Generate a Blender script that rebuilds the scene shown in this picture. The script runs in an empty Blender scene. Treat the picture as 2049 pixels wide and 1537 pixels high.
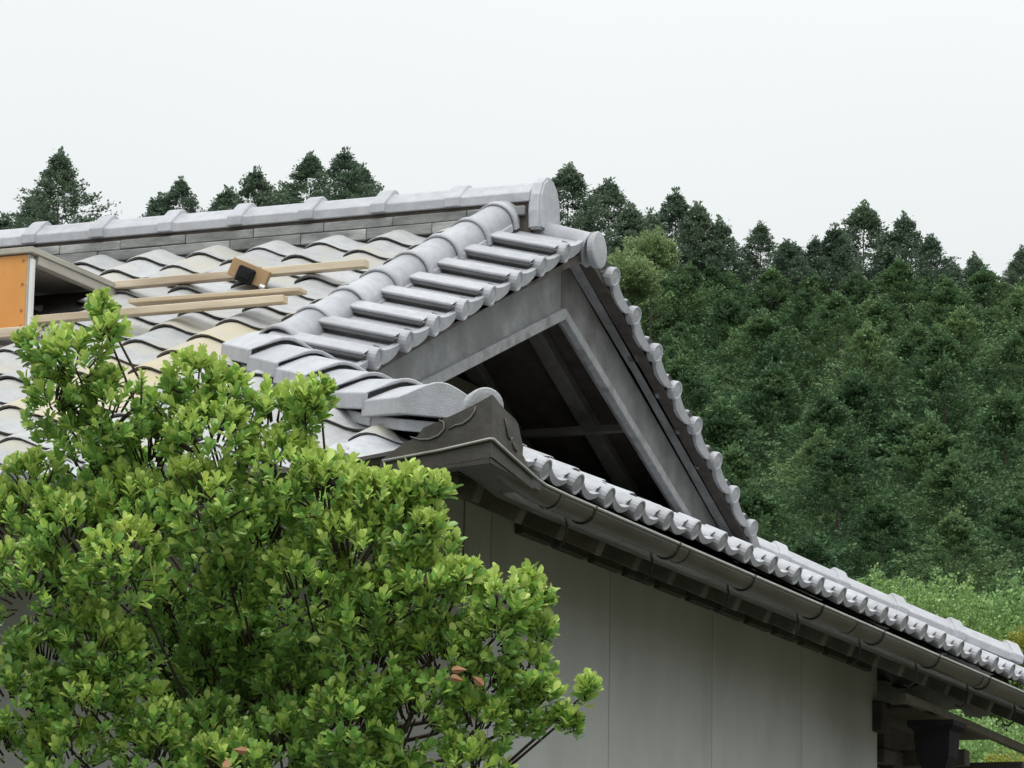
import bpy, bmesh, math, random
from mathutils import Matrix, Vector
from mathutils import noise as mnoise
rnd = random.Random(7)
S = bpy.context.scene
COL = S.collection
ZO = 4.95            # everything is laid out about the gable apex, then lifted so the ground is z = 0

# ------------------------------------------------------------------ camera
cd = bpy.data.cameras.new('camera'); cam = bpy.data.objects.new('camera', cd); COL.objects.link(cam)
yaw, pitch, roll = .4028, .1993, .018
F = Vector((-math.sin(yaw)*math.cos(pitch), math.cos(yaw)*math.cos(pitch), math.sin(pitch)))
R0 = Vector((math.cos(yaw), math.sin(yaw), 0)); U0 = R0.cross(F)
Rv = R0*math.cos(roll)+U0*math.sin(roll); Uv = U0*math.cos(roll)-R0*math.sin(roll)
CAM = Vector((5.2387, -13.1013, -3.4402))
cam.matrix_world = Matrix(((Rv.x, Uv.x, -F.x, CAM.x), (Rv.y, Uv.y, -F.y, CAM.y), (Rv.z, Uv.z, -F.z, CAM.z), (0, 0, 0, 1)))
cd.sensor_width = 36; cd.lens = 36*7363.36/2049; cd.clip_start = .1; cd.clip_end = 2000
S.camera = cam

# ------------------------------------------------------------------ overcast sky, soft high sun
W = bpy.data.worlds.new('World'); S.world = W; W.use_nodes = True
nt = W.node_tree; nt.nodes.clear()
o_ = nt.nodes.new('ShaderNodeOutputWorld'); bg = nt.nodes.new('ShaderNodeBackground')
sky = nt.nodes.new('ShaderNodeTexSky'); sky.sky_type = 'NISHITA'; sky.sun_disc = False
SUN_EL, SUN_AZ = math.radians(62), math.radians(150)
sky.sun_elevation = SUN_EL; sky.sun_rotation = SUN_AZ; sky.air_density = 1; sky.dust_density = 3; sky.ozone_density = 1
hs = nt.nodes.new('ShaderNodeHueSaturation'); hs.inputs['Saturation'].default_value = .12
mx = nt.nodes.new('ShaderNodeMixRGB'); mx.inputs[0].default_value = .78; mx.inputs[2].default_value = (10.2, 10.65, 10.7, 1)
cn = nt.nodes.new('ShaderNodeTexNoise'); cn.inputs['Scale'].default_value = 2.2; cn.inputs['Detail'].default_value = 5
ct = nt.nodes.new('ShaderNodeTexCoord'); nt.links.new(ct.outputs['Generated'], cn.inputs['Vector'])
cc_ = nt.nodes.new('ShaderNodeValToRGB'); cc_.color_ramp.elements[0].position = .3; cc_.color_ramp.elements[1].position = .7
cc_.color_ramp.elements[0].color = (.94, .955, .965, 1); cc_.color_ramp.elements[1].color = (1.03, 1.03, 1.025, 1); nt.links.new(cn.outputs[0], cc_.inputs[0])
cm_ = nt.nodes.new('ShaderNodeMixRGB'); cm_.blend_type = 'MULTIPLY'; cm_.inputs[0].default_value = 1; cm_.inputs[1].default_value = (9.5, 9.85, 9.9, 1)
nt.links.new(cc_.outputs[0], cm_.inputs[2]); nt.links.new(cm_.outputs[0], mx.inputs[2])
# overcast sky: luminance grows with elevation as 1 + 2 sin(elevation)
sx = nt.nodes.new('ShaderNodeSeparateXYZ'); nt.links.new(ct.outputs['Generated'], sx.inputs[0])
m1 = nt.nodes.new('ShaderNodeMath'); m1.operation = 'MAXIMUM'; m1.inputs[1].default_value = 0; nt.links.new(sx.outputs[2], m1.inputs[0])
m2 = nt.nodes.new('ShaderNodeMath'); m2.operation = 'MULTIPLY_ADD'; m2.inputs[1].default_value = 2/1.42; m2.inputs[2].default_value = 1/1.42; nt.links.new(m1.outputs[0], m2.inputs[0])
oc = nt.nodes.new('ShaderNodeVectorMath'); oc.operation = 'SCALE'
nt.links.new(sky.outputs[0], hs.inputs['Color']); nt.links.new(hs.outputs[0], mx.inputs[1])
nt.links.new(mx.outputs[0], oc.inputs[0]); nt.links.new(m2.outputs[0], oc.inputs['Scale']); nt.links.new(oc.outputs[0], bg.inputs[0]); bg.inputs[1].default_value = .1
nt.links.new(bg.outputs[0], o_.inputs[0])
sd = bpy.data.lights.new('sun', 'SUN'); sd.energy = 1.5; sd.angle = math.radians(32); sd.color = (1, .98, .95)
sun = bpy.data.objects.new('sun', sd); COL.objects.link(sun)
sun.rotation_euler = Vector((math.sin(SUN_AZ)*math.cos(SUN_EL), math.cos(SUN_AZ)*math.cos(SUN_EL), math.sin(SUN_EL))).to_track_quat('Z', 'Y').to_euler()
S.view_settings.view_transform = 'Standard'; S.view_settings.look = 'None'
S.view_settings.gamma = 1; S.view_settings.use_curve_mapping = False; S.view_settings.exposure = 0

# ------------------------------------------------------------------ materials
def mat(name, c1, c2=None, scale=8, rough=.6, metal=0, bump=0, bscale=60, rnd_amt=0, isl=0, trans=0, stretch=None, spec=.5, c3=None, s3=1.5, coat=0, r3=(.52, .68)):
    m = bpy.data.materials.new(name); m.use_nodes = True
    n = m.node_tree.nodes; l = m.node_tree.links; n.clear()
    out = n.new('ShaderNodeOutputMaterial'); p = n.new('ShaderNodeBsdfPrincipled')
    p.inputs['Roughness'].default_value = rough; p.inputs['Metallic'].default_value = metal
    p.inputs['Specular IOR Level'].default_value = spec
    tc = n.new('ShaderNodeTexCoord'); src = tc.outputs['Object']
    if stretch:
        mp = n.new('ShaderNodeMapping'); mp.inputs['Scale'].default_value = stretch
        l.new(src, mp.inputs[0]); src = mp.outputs[0]
    oi = n.new('ShaderNodeObjectInfo')
    ad = n.new('ShaderNodeVectorMath'); ad.operation = 'ADD'
    sc = n.new('ShaderNodeMath'); sc.operation = 'MULTIPLY'; sc.inputs[1].default_value = 37
    l.new(oi.outputs['Random'], sc.inputs[0]); l.new(src, ad.inputs[0]); l.new(sc.outputs[0], ad.inputs[1])
    src = ad.outputs[0]
    no = n.new('ShaderNodeTexNoise'); no.inputs['Scale'].default_value = scale; no.inputs['Detail'].default_value = 6
    no.inputs['Roughness'].default_value = .65; l.new(src, no.inputs['Vector'])
    cr = n.new('ShaderNodeValToRGB'); cr.color_ramp.elements[0].position = .36; cr.color_ramp.elements[1].position = .66
    cr.color_ramp.elements[0].color = (*c1, 1); cr.color_ramp.elements[1].color = (*(c2 or c1), 1)
    l.new(no.outputs[0], cr.inputs[0]); col = cr.outputs[0]
    if c3:
        n3 = n.new('ShaderNodeTexNoise'); n3.inputs['Scale'].default_value = s3; n3.inputs['Detail'].default_value = 8; l.new(src, n3.inputs['Vector'])
        r_ = n.new('ShaderNodeValToRGB'); r_.color_ramp.elements[0].position = r3[0]; r_.color_ramp.elements[1].position = r3[1]
        l.new(n3.outputs[0], r_.inputs[0]); mm = n.new('ShaderNodeMixRGB'); l.new(r_.outputs[0], mm.inputs[0]); l.new(col, mm.inputs[1])
        mm.inputs[2].default_value = (*c3, 1); col = mm.outputs[0]
    if rnd_amt or isl:
        h = n.new('ShaderNodeHueSaturation'); mr = n.new('ShaderNodeMapRange')
        if isl:
            g = n.new('ShaderNodeNewGeometry'); l.new(g.outputs['Random Per Island'], mr.inputs[0]); a = isl
        else:
            l.new(oi.outputs['Random'], mr.inputs[0]); a = rnd_amt
        mr.inputs[3].default_value = 1-a; mr.inputs[4].default_value = 1+a
        v = mr.outputs[0]
        if isl and rnd_amt:
            m2 = n.new('ShaderNodeMapRange'); l.new(oi.outputs['Random'], m2.inputs[0]); m2.inputs[3].default_value = 1-rnd_amt; m2.inputs[4].default_value = 1+rnd_amt
            mu = n.new('ShaderNodeMath'); mu.operation = 'MULTIPLY'; l.new(v, mu.inputs[0]); l.new(m2.outputs[0], mu.inputs[1]); v = mu.outputs[0]
            m4 = n.new('ShaderNodeMapRange'); l.new(oi.outputs['Random'], m4.inputs[0]); m4.inputs[3].default_value = .515; m4.inputs[4].default_value = .48
            l.new(m4.outputs[0], h.inputs['Hue'])
        l.new(v, h.inputs['Value']); l.new(col, h.inputs['Color']); col = h.outputs[0]
    l.new(col, p.inputs['Base Color'])
    if bump:
        nb = n.new('ShaderNodeTexNoise'); nb.inputs['Scale'].default_value = bscale; nb.inputs['Detail'].default_value = 5; l.new(src, nb.inputs['Vector'])
        b = n.new('ShaderNodeBump'); b.inputs['Strength'].default_value = bump; b.inputs['Distance'].default_value = .01
        l.new(nb.outputs[0], b.inputs['Height']); l.new(b.outputs[0], p.inputs['Normal'])
    sh = p.outputs[0]
    if trans:
        t = n.new('ShaderNodeBsdfTranslucent'); l.new(col, t.inputs[0]); ms = n.new('ShaderNodeMixShader'); ms.inputs[0].default_value = trans
        l.new(sh, ms.inputs[1]); l.new(t.outputs[0], ms.inputs[2]); sh = ms.outputs[0]
    l.new(sh, out.inputs[0])
    return m
M = dict(
 tile=mat('silver_tile', (.36, .37, .395), (.44, .45, .475), 26, .42, 0, .3, 240, .09, c3=(.32, .325, .335), s3=9, r3=(.5, .75)),
 tile_main=mat('weathered_tile', (.32, .325, .33), (.40, .405, .405), 18, .5, 0, .3, 200, .10, c3=(.39, .37, .31), s3=3.5),
 cream=mat('cream_tile', (.48, .42, .29), (.42, .40, .34), 9, .6, 0, .3, 200, .08, c3=(.46, .38, .22), s3=5),
 noshi=mat('noshi', (.13, .135, .13), (.27, .275, .27), 16, .7, 0, .3, 120, .28, stretch=(.4, 1, 1), c3=(.36, .36, .34), s3=9),
 mortar=mat('mortar', (.13, .125, .095), (.27, .26, .21), 18, .9, 0, .5, 90),
 under=mat('tile_under_shade', (.12, .12, .125), (.17, .17, .17), 18, .8, 0),  # tile undersides and front edges, coloured darker in place of shade
 gable_r=mat('gable_board_shaded', (.135, .135, .135), (.23, .23, .23), 24, .75, 0, .35, 180, stretch=(1, .35, .35), c3=(.085, .07, .062), s3=5),  # darker copy of gable for the far rake: painted shade plus brown stain
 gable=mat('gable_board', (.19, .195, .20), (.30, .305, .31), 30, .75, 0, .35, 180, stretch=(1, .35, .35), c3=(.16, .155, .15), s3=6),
 lip=mat('gable_lip', (.25, .255, .26), (.33, .335, .34), 30, .75, 0, .3, 150, c3=(.17, .17, .17), s3=9),
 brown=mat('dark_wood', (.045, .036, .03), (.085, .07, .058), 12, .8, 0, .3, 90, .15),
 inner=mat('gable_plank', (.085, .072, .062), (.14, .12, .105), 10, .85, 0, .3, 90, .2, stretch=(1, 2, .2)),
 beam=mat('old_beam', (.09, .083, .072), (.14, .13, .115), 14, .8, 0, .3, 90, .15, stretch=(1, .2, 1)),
 beamy=mat('pale_beam', (.11, .10, .075), (.16, .15, .11), 14, .8, 0, .3, 90, .1),
 fascia=mat('fascia', (.055, .05, .044), (.10, .092, .08), 9, .6, 0, .2, 60, .1, stretch=(1, .25, 2)),
 gutter=mat('gutter_metal', (.06, .052, .044), (.11, .098, .084), 7, .42, .3, .12, 40, stretch=(2, .3, 2), c3=(.05, .045, .04), s3=6),
 rim=mat('gutter_rim', (.26, .26, .24), (.36, .36, .33), 10, .45, .3),  # coloured lighter than the trough: a painted highlight along the edge
 copper=mat('patina_copper', (.042, .037, .030), (.075, .066, .054), 7, .5, .3, .25, 30, c3=(.055, .06, .052), s3=9),
 relief=mat('relief', (.12, .115, .10), (.16, .15, .13), 10, .5, .3),
 hook=mat('iron', (.03, .03, .03), (.05, .048, .045), 10, .5, .5),
 wall=mat('plaster', (.48, .49, .475), (.53, .54, .525), 3, .85, 0, .2, 320, c3=(.45, .46, .44), s3=2.0, stretch=(1.6, 1.6, .7)),
 joint=mat('joint', (.10, .10, .10), None, 5, .9),
 orange=mat('orange_ply', (.60, .26, .06), (.69, .32, .085), 5, .5, 0, .05, 60, stretch=(1, 1, .4)),
 pale=mat('new_wood', (.50, .41, .29), (.66, .57, .43), 12, .7, 0, .15, 80, .06, stretch=(.15, 1, 1), c3=(.40, .31, .22), s3=9),
 tan=mat('tan_wood', (.42, .29, .16), (.52, .38, .23), 12, .7, 0, .15, 80, .08, stretch=(.15, 1, 1), c3=(.38, .25, .13), s3=6),
 greywood=mat('grey_wood', (.33, .31, .26), (.44, .41, .36), 14, .8, 0, .2, 80, 0, stretch=(1, .2, 1)),
 white=mat('white_edge', (.62, .63, .60), (.72, .72, .70), 8, .6),
 black=mat('black_rubber', (.008, .008, .009), (.016, .016, .016), 8, .85, spec=.2),
 nail=mat('nail', (.32, .16, .06), None, 8, .5),
 bark=mat('bark', (.045, .036, .028), (.09, .072, .055), 25, .85, 0, .5, 60, stretch=(1, 1, .3)),
 twig=mat('twig', (.035, .028, .02), (.07, .05, .035), 25, .8),
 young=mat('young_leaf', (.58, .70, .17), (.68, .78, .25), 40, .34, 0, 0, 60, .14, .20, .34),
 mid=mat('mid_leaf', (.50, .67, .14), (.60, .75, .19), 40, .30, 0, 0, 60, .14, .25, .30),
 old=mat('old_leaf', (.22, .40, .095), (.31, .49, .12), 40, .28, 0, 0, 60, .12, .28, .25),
 dead=mat('dead_leaf', (.35, .17, .08), (.45, .25, .14), 40, .6, 0, 0, 60, .1, .2, .2),
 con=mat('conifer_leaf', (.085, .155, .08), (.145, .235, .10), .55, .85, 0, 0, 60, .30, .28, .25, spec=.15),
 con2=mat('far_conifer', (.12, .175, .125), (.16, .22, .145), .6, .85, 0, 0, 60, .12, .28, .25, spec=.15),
 broad=mat('broadleaf', (.20, .34, .12), (.28, .43, .16), .8, .55, 0, 0, 60, .12, .4, .25),
 pbroad=mat('pale_broadleaf', (.22, .31, .14), (.28, .38, .18), .8, .55, 0, 0, 60, .12, .4, .25),
 yell=mat('yellow_shrub', (.26, .30, .05), (.34, .36, .07), .8, .5, 0, 0, 60, .1, .4, .25),
 ground=mat('soil', (.05, .055, .03), (.09, .09, .055), .5, .95),
 hill=mat('hill', (.02, .03, .015), (.035, .045, .02), .2, .95),
 metal=mat('galv', (.5, .5, .5), (.6, .6, .6), 20, .35, .6),
)

# ------------------------------------------------------------------ helpers
WM = {}
def link(o, parent=None, m=None):
    COL.objects.link(o); m = m or Matrix()
    WM[o.name] = m
    o.matrix_basis = m
    if parent is not None:
        o.parent = parent; o.matrix_parent_inverse = WM[parent.name].inverted()
    return o
def mesh(name, verts, faces, mats, mi=None, smooth=False):
    me = bpy.data.meshes.new(name); me.from_pydata([tuple(v) for v in verts], [], faces)
    for m in (mats if isinstance(mats, (list, tuple)) else [mats]): me.materials.append(M[m] if isinstance(m, str) else m)
    if mi: me.polygons.foreach_set('material_index', mi)
    if smooth: me.polygons.foreach_set('use_smooth', [True]*len(faces))
    me.update(); return me
def ob(name, me, parent=None, m=None): return link(bpy.data.objects.new(name, me), parent, m)
def empty(name, loc=(0, 0, 0), parent=None): 
    o = bpy.data.objects.new(name, None); o.empty_display_size = .2
    return link(o, parent, Matrix.Translation(loc))
def tag(o, label, cat, group=None, kind=None):
    if label: o['label'] = label
    if cat: o['category'] = cat
    if group: o['group'] = group
    if kind: o['kind'] = kind
    return o
def frame(a, b, n, o):
    return Matrix(((a[0], b[0], n[0], o[0]), (a[1], b[1], n[1], o[1]), (a[2], b[2], n[2], o[2]), (0, 0, 0, 1)))
class MB:
    """collects shapes into one mesh"""
    def __init__(s): s.v = []; s.f = []; s.m = []
    def add(s, vs, fs, mi=0, m=None):
        k = len(s.v); s.v += [tuple(m @ Vector(v)) if m else tuple(v) for v in vs]
        s.f += [tuple(i+k for i in f) for f in fs]; s.m += [mi]*len(fs)
    def box(s, lo, hi, mi=0, m=None, bev=0):
        x0, y0, z0 = lo; x1, y1, z1 = hi
        if bev:
            bm = bmesh.new(); bmesh.ops.create_cube(bm, size=1)
            for v in bm.verts: v.co = Vector(((x0+x1)/2+v.co.x*(x1-x0), (y0+y1)/2+v.co.y*(y1-y0), (z0+z1)/2+v.co.z*(z1-z0)))
            bmesh.ops.bevel(bm, geom=bm.edges[:], offset=bev, segments=1, affect='EDGES')
            bm.verts.index_update(); s.add([v.co[:] for v in bm.verts], [[v.index for v in f.verts] for f in bm.faces], mi, m); bm.free(); return s
        s.add([(x0, y0, z0), (x1, y0, z0), (x1, y1, z0), (x0, y1, z0), (x0, y0, z1), (x1, y0, z1), (x1, y1, z1), (x0, y1, z1)],
              [(0, 3, 2, 1), (4, 5, 6, 7), (0, 1, 5, 4), (1, 2, 6, 5), (2, 3, 7, 6), (3, 0, 4, 7)], mi, m); return s
    def beam(s, p, q, w, h, mi=0, up=(0, 0, 1)):
        p = Vector(p); q = Vector(q); d = (q-p); L = d.length; d.normalize()
        sd_ = d.cross(Vector(up)).normalized(); u = sd_.cross(d)
        m = frame(sd_, d, u, p); s.box((-w/2, 0, -h/2), (w/2, L, h/2), mi, m, bev=min(w, h)*.06); return s
    def tube(s, pts, rs, n=6, mi=0, cap=True):
        pts = [Vector(p) for p in pts]; k = len(s.v); prev = None
        for i, p in enumerate(pts):
            d = (pts[min(i+1, len(pts)-1)]-pts[max(i-1, 0)]).normalized()
            a = d.cross(Vector((0, 0, 1)) if abs(d.z) < .9 else Vector((1, 0, 0))).normalized() if prev is None else (prev-d*prev.dot(d)).normalized()
            prev = a; b = d.cross(a)
            r = rs[i] if isinstance(rs, (list, tuple)) else rs
            for j in range(n):
                t = 2*math.pi*j/n; s.v.append(tuple(p+a*math.cos(t)*r+b*math.sin(t)*r))
        for i in range(len(pts)-1):
            for j in range(n):
                s.f.append((k+i*n+j, k+i*n+(j+1) % n, k+(i+1)*n+(j+1) % n, k+(i+1)*n+j)); s.m.append(mi)
        if cap:
            s.f.append(tuple(k+j for j in reversed(range(n)))); s.m.append(mi)
            e = k+(len(pts)-1)*n; s.f.append(tuple(e+j for j in range(n))); s.m.append(mi)
        return s
    def sweep(s, prof, x0, x1, mi=0, m=None, closed=True, caps=True):
        """profile of (y,z) swept along x"""
        n = len(prof); k = len(s.v)
        vs = [(x0, y, z) for y, z in prof]+[(x1, y, z) for y, z in prof]
        fs = [(i, (i+1) % n, n+(i+1) % n, n+i) for i in range(n if closed else n-1)]
        if caps and closed: fs += [tuple(reversed(range(n))), tuple(range(n, 2*n))]
        s.add(vs, fs, mi, m); return s
    def me(s, name, mats, smooth=False): return mesh(name, s.v, s.f, mats, s.m, smooth)

# ------------------------------------------------------------------ roof tiles
PROF = [(-.012, .014), (-.008, .028), (.010, .038), (.032, .0455), (.055, .047), (.080, .042), (.110, .028), (.140, .013), (.168, .004), (.196, 0), (.222, .001), (.246, .006), (.262, .011)]
TH = .012
VPROF = [(.004, .012), (.003, .036), (-.019, .037), (-.021, .047), (-.006, .049), (.035, .049), (.078, .047), (.092, .040), (.108, .028), (.132, .019), (.175, .012), (.215, .009), (.250, .009), (.279, .010)]
def tile_arrays(T=.265, L=.31, lift=.023, fall=.068, prof=None):
    s = T/.265
    P = [(x*s, z) for x, z in (prof or PROF)]; n = len(P)
    zf = lambda y: lift-fall*y
    vs = []
    vs += [(x, 0, z+zf(0)-.0025) for x, z in P]            # worn front arris
    vs += [(x, .006, z+zf(.006)) for x, z in P]
    vs += [(x, L, z+zf(L)) for x, z in P]
    vs += [(x, .008, z+zf(0)-TH) for x, z in P]            # undercut front
    vs += [(x, L, z+zf(L)-TH) for x, z in P]
    fs = []; mi = []
    for i in range(n-1):
        fs += [(i, i+1, n+i+1, n+i), (n+i, n+i+1, 2*n+i+1, 2*n+i), (3*n+i+1, 3*n+i, 4*n+i, 4*n+i+1), (3*n+i, 3*n+i+1, i+1, i)]
        mi += [0, 0, 1, 1]
    fs += [(0, n, 2*n, 4*n, 3*n), (n-1, 4*n-1, 5*n-1, 3*n-1, 2*n-1)]; mi += [0, 0]
    return vs, fs, mi
def tile_mesh(name, mt, T=.265, L=.31, lift=.023, fall=.068):
    vs, fs, mi = tile_arrays(T, L, lift, fall)
    me = mesh(name, vs, fs, [mt, 'under'], mi)
    for p in me.polygons: p.use_smooth = (len(p.vertices) == 4 and p.material_index == 0 and p.index % 4 == 1)
    return me
def disc_cap(b, cx, cz, r, y0, y1, n=18, mi=0, plain=False):
    """round end cap facing -y, with a slightly domed face and a rim"""
    ring = lambda rr, y: [(cx+rr*math.cos(2*math.pi*j/n), y, cz+rr*math.sin(2*math.pi*j/n)) for j in range(n)]
    vs = ring(r*.93, y1)+ring(r, y0+.006)+ring(r*.94, y0)+ring(r*.8, y0-(.002 if plain else 0))+ring(r*.72, y0+(-.003 if plain else .004))+[(cx, y0+(-.006 if plain else .001), cz)]
    fs = []
    for k in range(4):
        for j in range(n): fs.append((k*n+j, k*n+(j+1) % n, (k+1)*n+(j+1) % n, (k+1)*n+j)[::-1])
    for j in range(n): fs.append((4*n+j, 5*n, 4*n+(j+1) % n))
    b.add(vs, [f[::-1] for f in fs[:4*n]]+[f[::-1] for f in fs[4*n:]], mi)
def eave_mesh(name, mt, T=.265, L=.31, r=.040, fall=.068, cz=.040, prof=None, ap=.032):
    b = MB(); vs, fs, mi = tile_arrays(T, L, .025, fall, prof); b.v = list(vs); b.f = list(fs); b.m = list(mi)
    s = T/.265
    # curved apron hanging from the trough
    P = [(x*s, z) for x, z in (prof or PROF) if x > .075]; n = len(P)
    top = [(x, -.012, z+.030) for x, z in P]; top2 = [(x, .008, z+.032) for x, z in P]
    x0, x1 = P[0][0], P[-1][0]
    low = []
    for x, z in P:
        t = (x-x0)/(x1-x0); low.append((x, -.012, z+.030-.010-ap*(math.sin(math.pi*min(1, .12+t*.86))**.7 if not prof else (1-t)**.5*.8+.12)))
    low2 = [(x, .006, z) for x, _, z in low]
    k = len(b.v); b.v += top2+top+low+low2
    for i in range(n-1):
        for q in range(3): b.f.append((k+q*n+i, k+(q+1)*n+i, k+(q+1)*n+i+1, k+q*n+i+1)); b.m.append(0)
    b.f.append((k, k+n, k+2*n, k+3*n)); b.m.append(0); b.f.append((k+n-1, k+4*n-1, k+3*n-1, k+2*n-1)); b.m.append(0)
    disc_cap(b, .046*s, cz, r, -.030, .05)
    me = b.me(name, [mt, 'under'])
    for p in me.polygons: p.use_smooth = p.index < len(fs) and len(p.vertices) == 4 and p.material_index == 0 and p.index % 4 == 1
    return me
def trim(me, m, co, no):
    """copy of mesh trimmed by a world plane (keeps the side the normal points away from)"""
    bm = bmesh.new(); bm.from_mesh(me); bm.transform(m)
    r = bmesh.ops.bisect_plane(bm, geom=bm.verts[:]+bm.edges[:]+bm.faces[:], plane_co=co, plane_no=no, clear_outer=True)
    if len(bm.faces) < 4: bm.free(); return None
    bm.transform(m.inverted()); n = me.copy(); bm.to_mesh(n); bm.free(); return n

house = empty('house', (-1.5, 0, -4.95))
tag(house, 'traditional house with silver grey tiled hipped roof, open gable and pale plaster wall', 'house')
AM = .442; cm, sm = math.cos(AM), math.sin(AM); TM = .2714; QM = .2332
HIPC = -2.42                                    # hip line: X + Y = HIPC (near), X - Y = HIPC (far)
def lift(t): return .060*max(0, min(1.15, (abs(t)-3.05)/.5))**2
def sag(t): return -.020*max(0, min(1, (-t-1.7)/.6))
# --- main front slope
fr = ob('front_roof', MB().box((-9, -3.42, 0), (-.30, -.05, .001)).me('deck', 'mortar'), house)
dv = [(-9, -.02, .062), (-.42, -.02, .062), (-.42, -1.99, .062-1.97*.473), (.93, -3.38, .062-3.36*.473), (-9, -3.38, .062-3.36*.473)]
dv = [Vector(v)+Vector((0, 0, -.03)) for v in dv]
fr.data = mesh('deck', dv+[v-Vector((0, 0, .05)) for v in dv], [(0, 4, 3, 2, 1), (5, 6, 7, 8, 9), (0, 1, 6, 5), (1, 2, 7, 6), (2, 3, 8, 7), (3, 4, 9, 8), (4, 0, 5, 9)], 'mortar')
mA, mB = (1, 0, 0), (0, cm, sm); mN = (0, -sm, cm)
T_main = tile_mesh('tile', 'tile_main', TM); T_cream = tile_mesh('tile_cream', 'cream', TM)
E_main = eave_mesh('eave_tile', 'tile', TM, r=.046)
cream = {(9, 0), (10, 0), (11, 0), (11, 1), (7, -1), (8, -1), (12, 0), (9, -1), (8, 0), (13, 0), (10, 1), (12, 1), (15, 1), (16, 2), (14, 2), (15, 3)}
far_tiles = MB()
tv, tf, tmi = tile_arrays(TM)
for r in range(0, 17):
    for k in range(-8, 31):
        P = Vector((-.7983-k*TM, -.0762-r*QM*cm, .114-r*QM*sm))
        n = Vector(mN); o = P-Vector(mA)*.055-n*.077
        if r == 0: continue
        lim = max(-.40, HIPC-o.y)-.02
        if o.x > lim: continue
        j = Vector((rnd.uniform(-.002, .002), rnd.uniform(-.003, .003), rnd.uniform(-.0015, .0015)))
        m = frame(mA, mB, mN, o+j) @ Matrix.Rotation(rnd.uniform(-.006, .006), 4, 'Z')
        if k > 9:
            far_tiles.add(tv, tf, 0, m); continue
        me = E_main if r == 16 else (T_cream if (r, k) in cream else T_main)
        if o.x+TM+.02 > lim-.02:
            if o.y > -2.05: me = trim(me, m, (-.36, 0, 0), (1, 0, 0))
            else: me = trim(me, m, (HIPC-.12, 0, 0), (1, 1, 0))
            if me is None: continue
        t = ob('eave_tile' if r == 16 else 'roof_tile', me, fr, m)
        if me is T_cream: t['label'] = 'cream stained roof tile'
ft = ob('roof_tiles', far_tiles.me('far_tiles', 'tile_main'), fr); ft['kind'] = 'stuff'
# --- back slope (only a sliver can ever be seen): joined tiles
bk = MB(); mA2, mB2, mN2 = Vector((-1, 0, 0)), Vector((0, -cm, sm)), Vector((0, sm, cm))
for r in range(1, 17):
    for k in range(0, 33):
        o = Vector((-.30-k*TM+.0, .0762+r*QM*cm, .114-r*QM*sm))-mN2*.077
        bk.add(tv, tf, 0, frame(mA2, mB2, mN2, o))
for r in range(9, 17):
    for k in range(0, 6):
        y = .0762+r*QM*cm; x = -.3+k*TM+TM
        if x < y+HIPC-.05: bk.add(tv, tf, 0, frame(mA2, mB2, mN2, Vector((x, y, .114-r*QM*sm))-mN2*.077))
b_ = ob('back_roof', bk.me('back_roof', 'tile_main'), house); b_['kind'] = 'stuff'
# --- side skirt roof
sr_v = [(1.0, -3.40, -1.52), (1.0, 3.40, -1.52), (-.75, 1.66, -.69), (-.75, -1.66, -.69)]
sr = ob('side_roof', mesh('deck2', sr_v+[(x, y, z-.05) for x, y, z in sr_v], [(0, 1, 2, 3), (7, 6, 5, 4), (0, 4, 5, 1), (1, 5, 6, 2), (2, 6, 7, 3), (3, 7, 4, 0)], 'mortar'), house)
sA, sB, sN = Vector((0, 1, 0)), Vector((-cm, 0, sm)), Vector((sm, 0, cm))
T_side = tile_mesh('tile_side', 'tile', .265); E_side = eave_mesh('eave_side', 'tile', .265, r=.037, ap=.013)
for r in range(0, 6):
    for k in range(-2, 25):
        cc = Vector((1.0353, -2.962+k*.265, -1.4677)); o = cc-sA*.046-sN*.040+sB*.03+sB*(r*.2332)
        o.z += (lift(o.y)+sag(o.y))*max(0, 1-r*.2)
        if abs(o.y+.13) > o.x-HIPC+.02: continue
        m = frame(sA, sB, sN, o+Vector((0, rnd.uniform(-.002, .002), rnd.uniform(-.0015, .0015))))
        me = E_side if r == 0 else T_side
        if o.y-.02 < -(o.x-.3*cm-HIPC): me = trim(me, m, (HIPC+.12, 0, 0), (-1, -1, 0))
        elif o.y+.29 > (o.x-.3*cm-HIPC): me = trim(me, m, (HIPC, 0, 0), (-1, 1, 0))
        if me is None: continue
        ob('eave_tile' if r == 0 else 'roof_tile', me, sr, m)
# --- verge tiles on both rakes
AL = .4192; ca, sa = math.cos(AL), math.sin(AL); BE = .25
E_verge = eave_mesh('verge_tile', 'tile', .265, L=.36, r=.040, fall=.0, prof=VPROF, ap=.052)
vg = empty('gable_verge', (0, 0, -.3), house)
def vframe(side, P):
    n0 = Vector((0, side*sa, ca)); a = Vector((0, ca, -side*sa)); b = -Vector((1, 0, 0))*math.cos(BE)+n0*math.sin(BE); n = a.cross(b)
    return a, b, n, P-a*.046-n*.040+b*.03
for side, u0, nn in ((-1, .3031, 9), (1, .2549, 8)):
    for k in range(nn):
        u = u0+.265*k; a, b, n, o = vframe(side, Vector((0, side*u*ca, -u*sa)))
        o = o+Vector((rnd.uniform(-.004, .004), 0, rnd.uniform(-.002, .002)))
        m = frame(a, b, n, o); me = E_verge
        if side < 0 and k == 8: me = trim(me, m, (HIPC+.15, 0, 0), (-1, -1, 0))
        if me: ob('verge_tile', me, vg, m)
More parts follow.
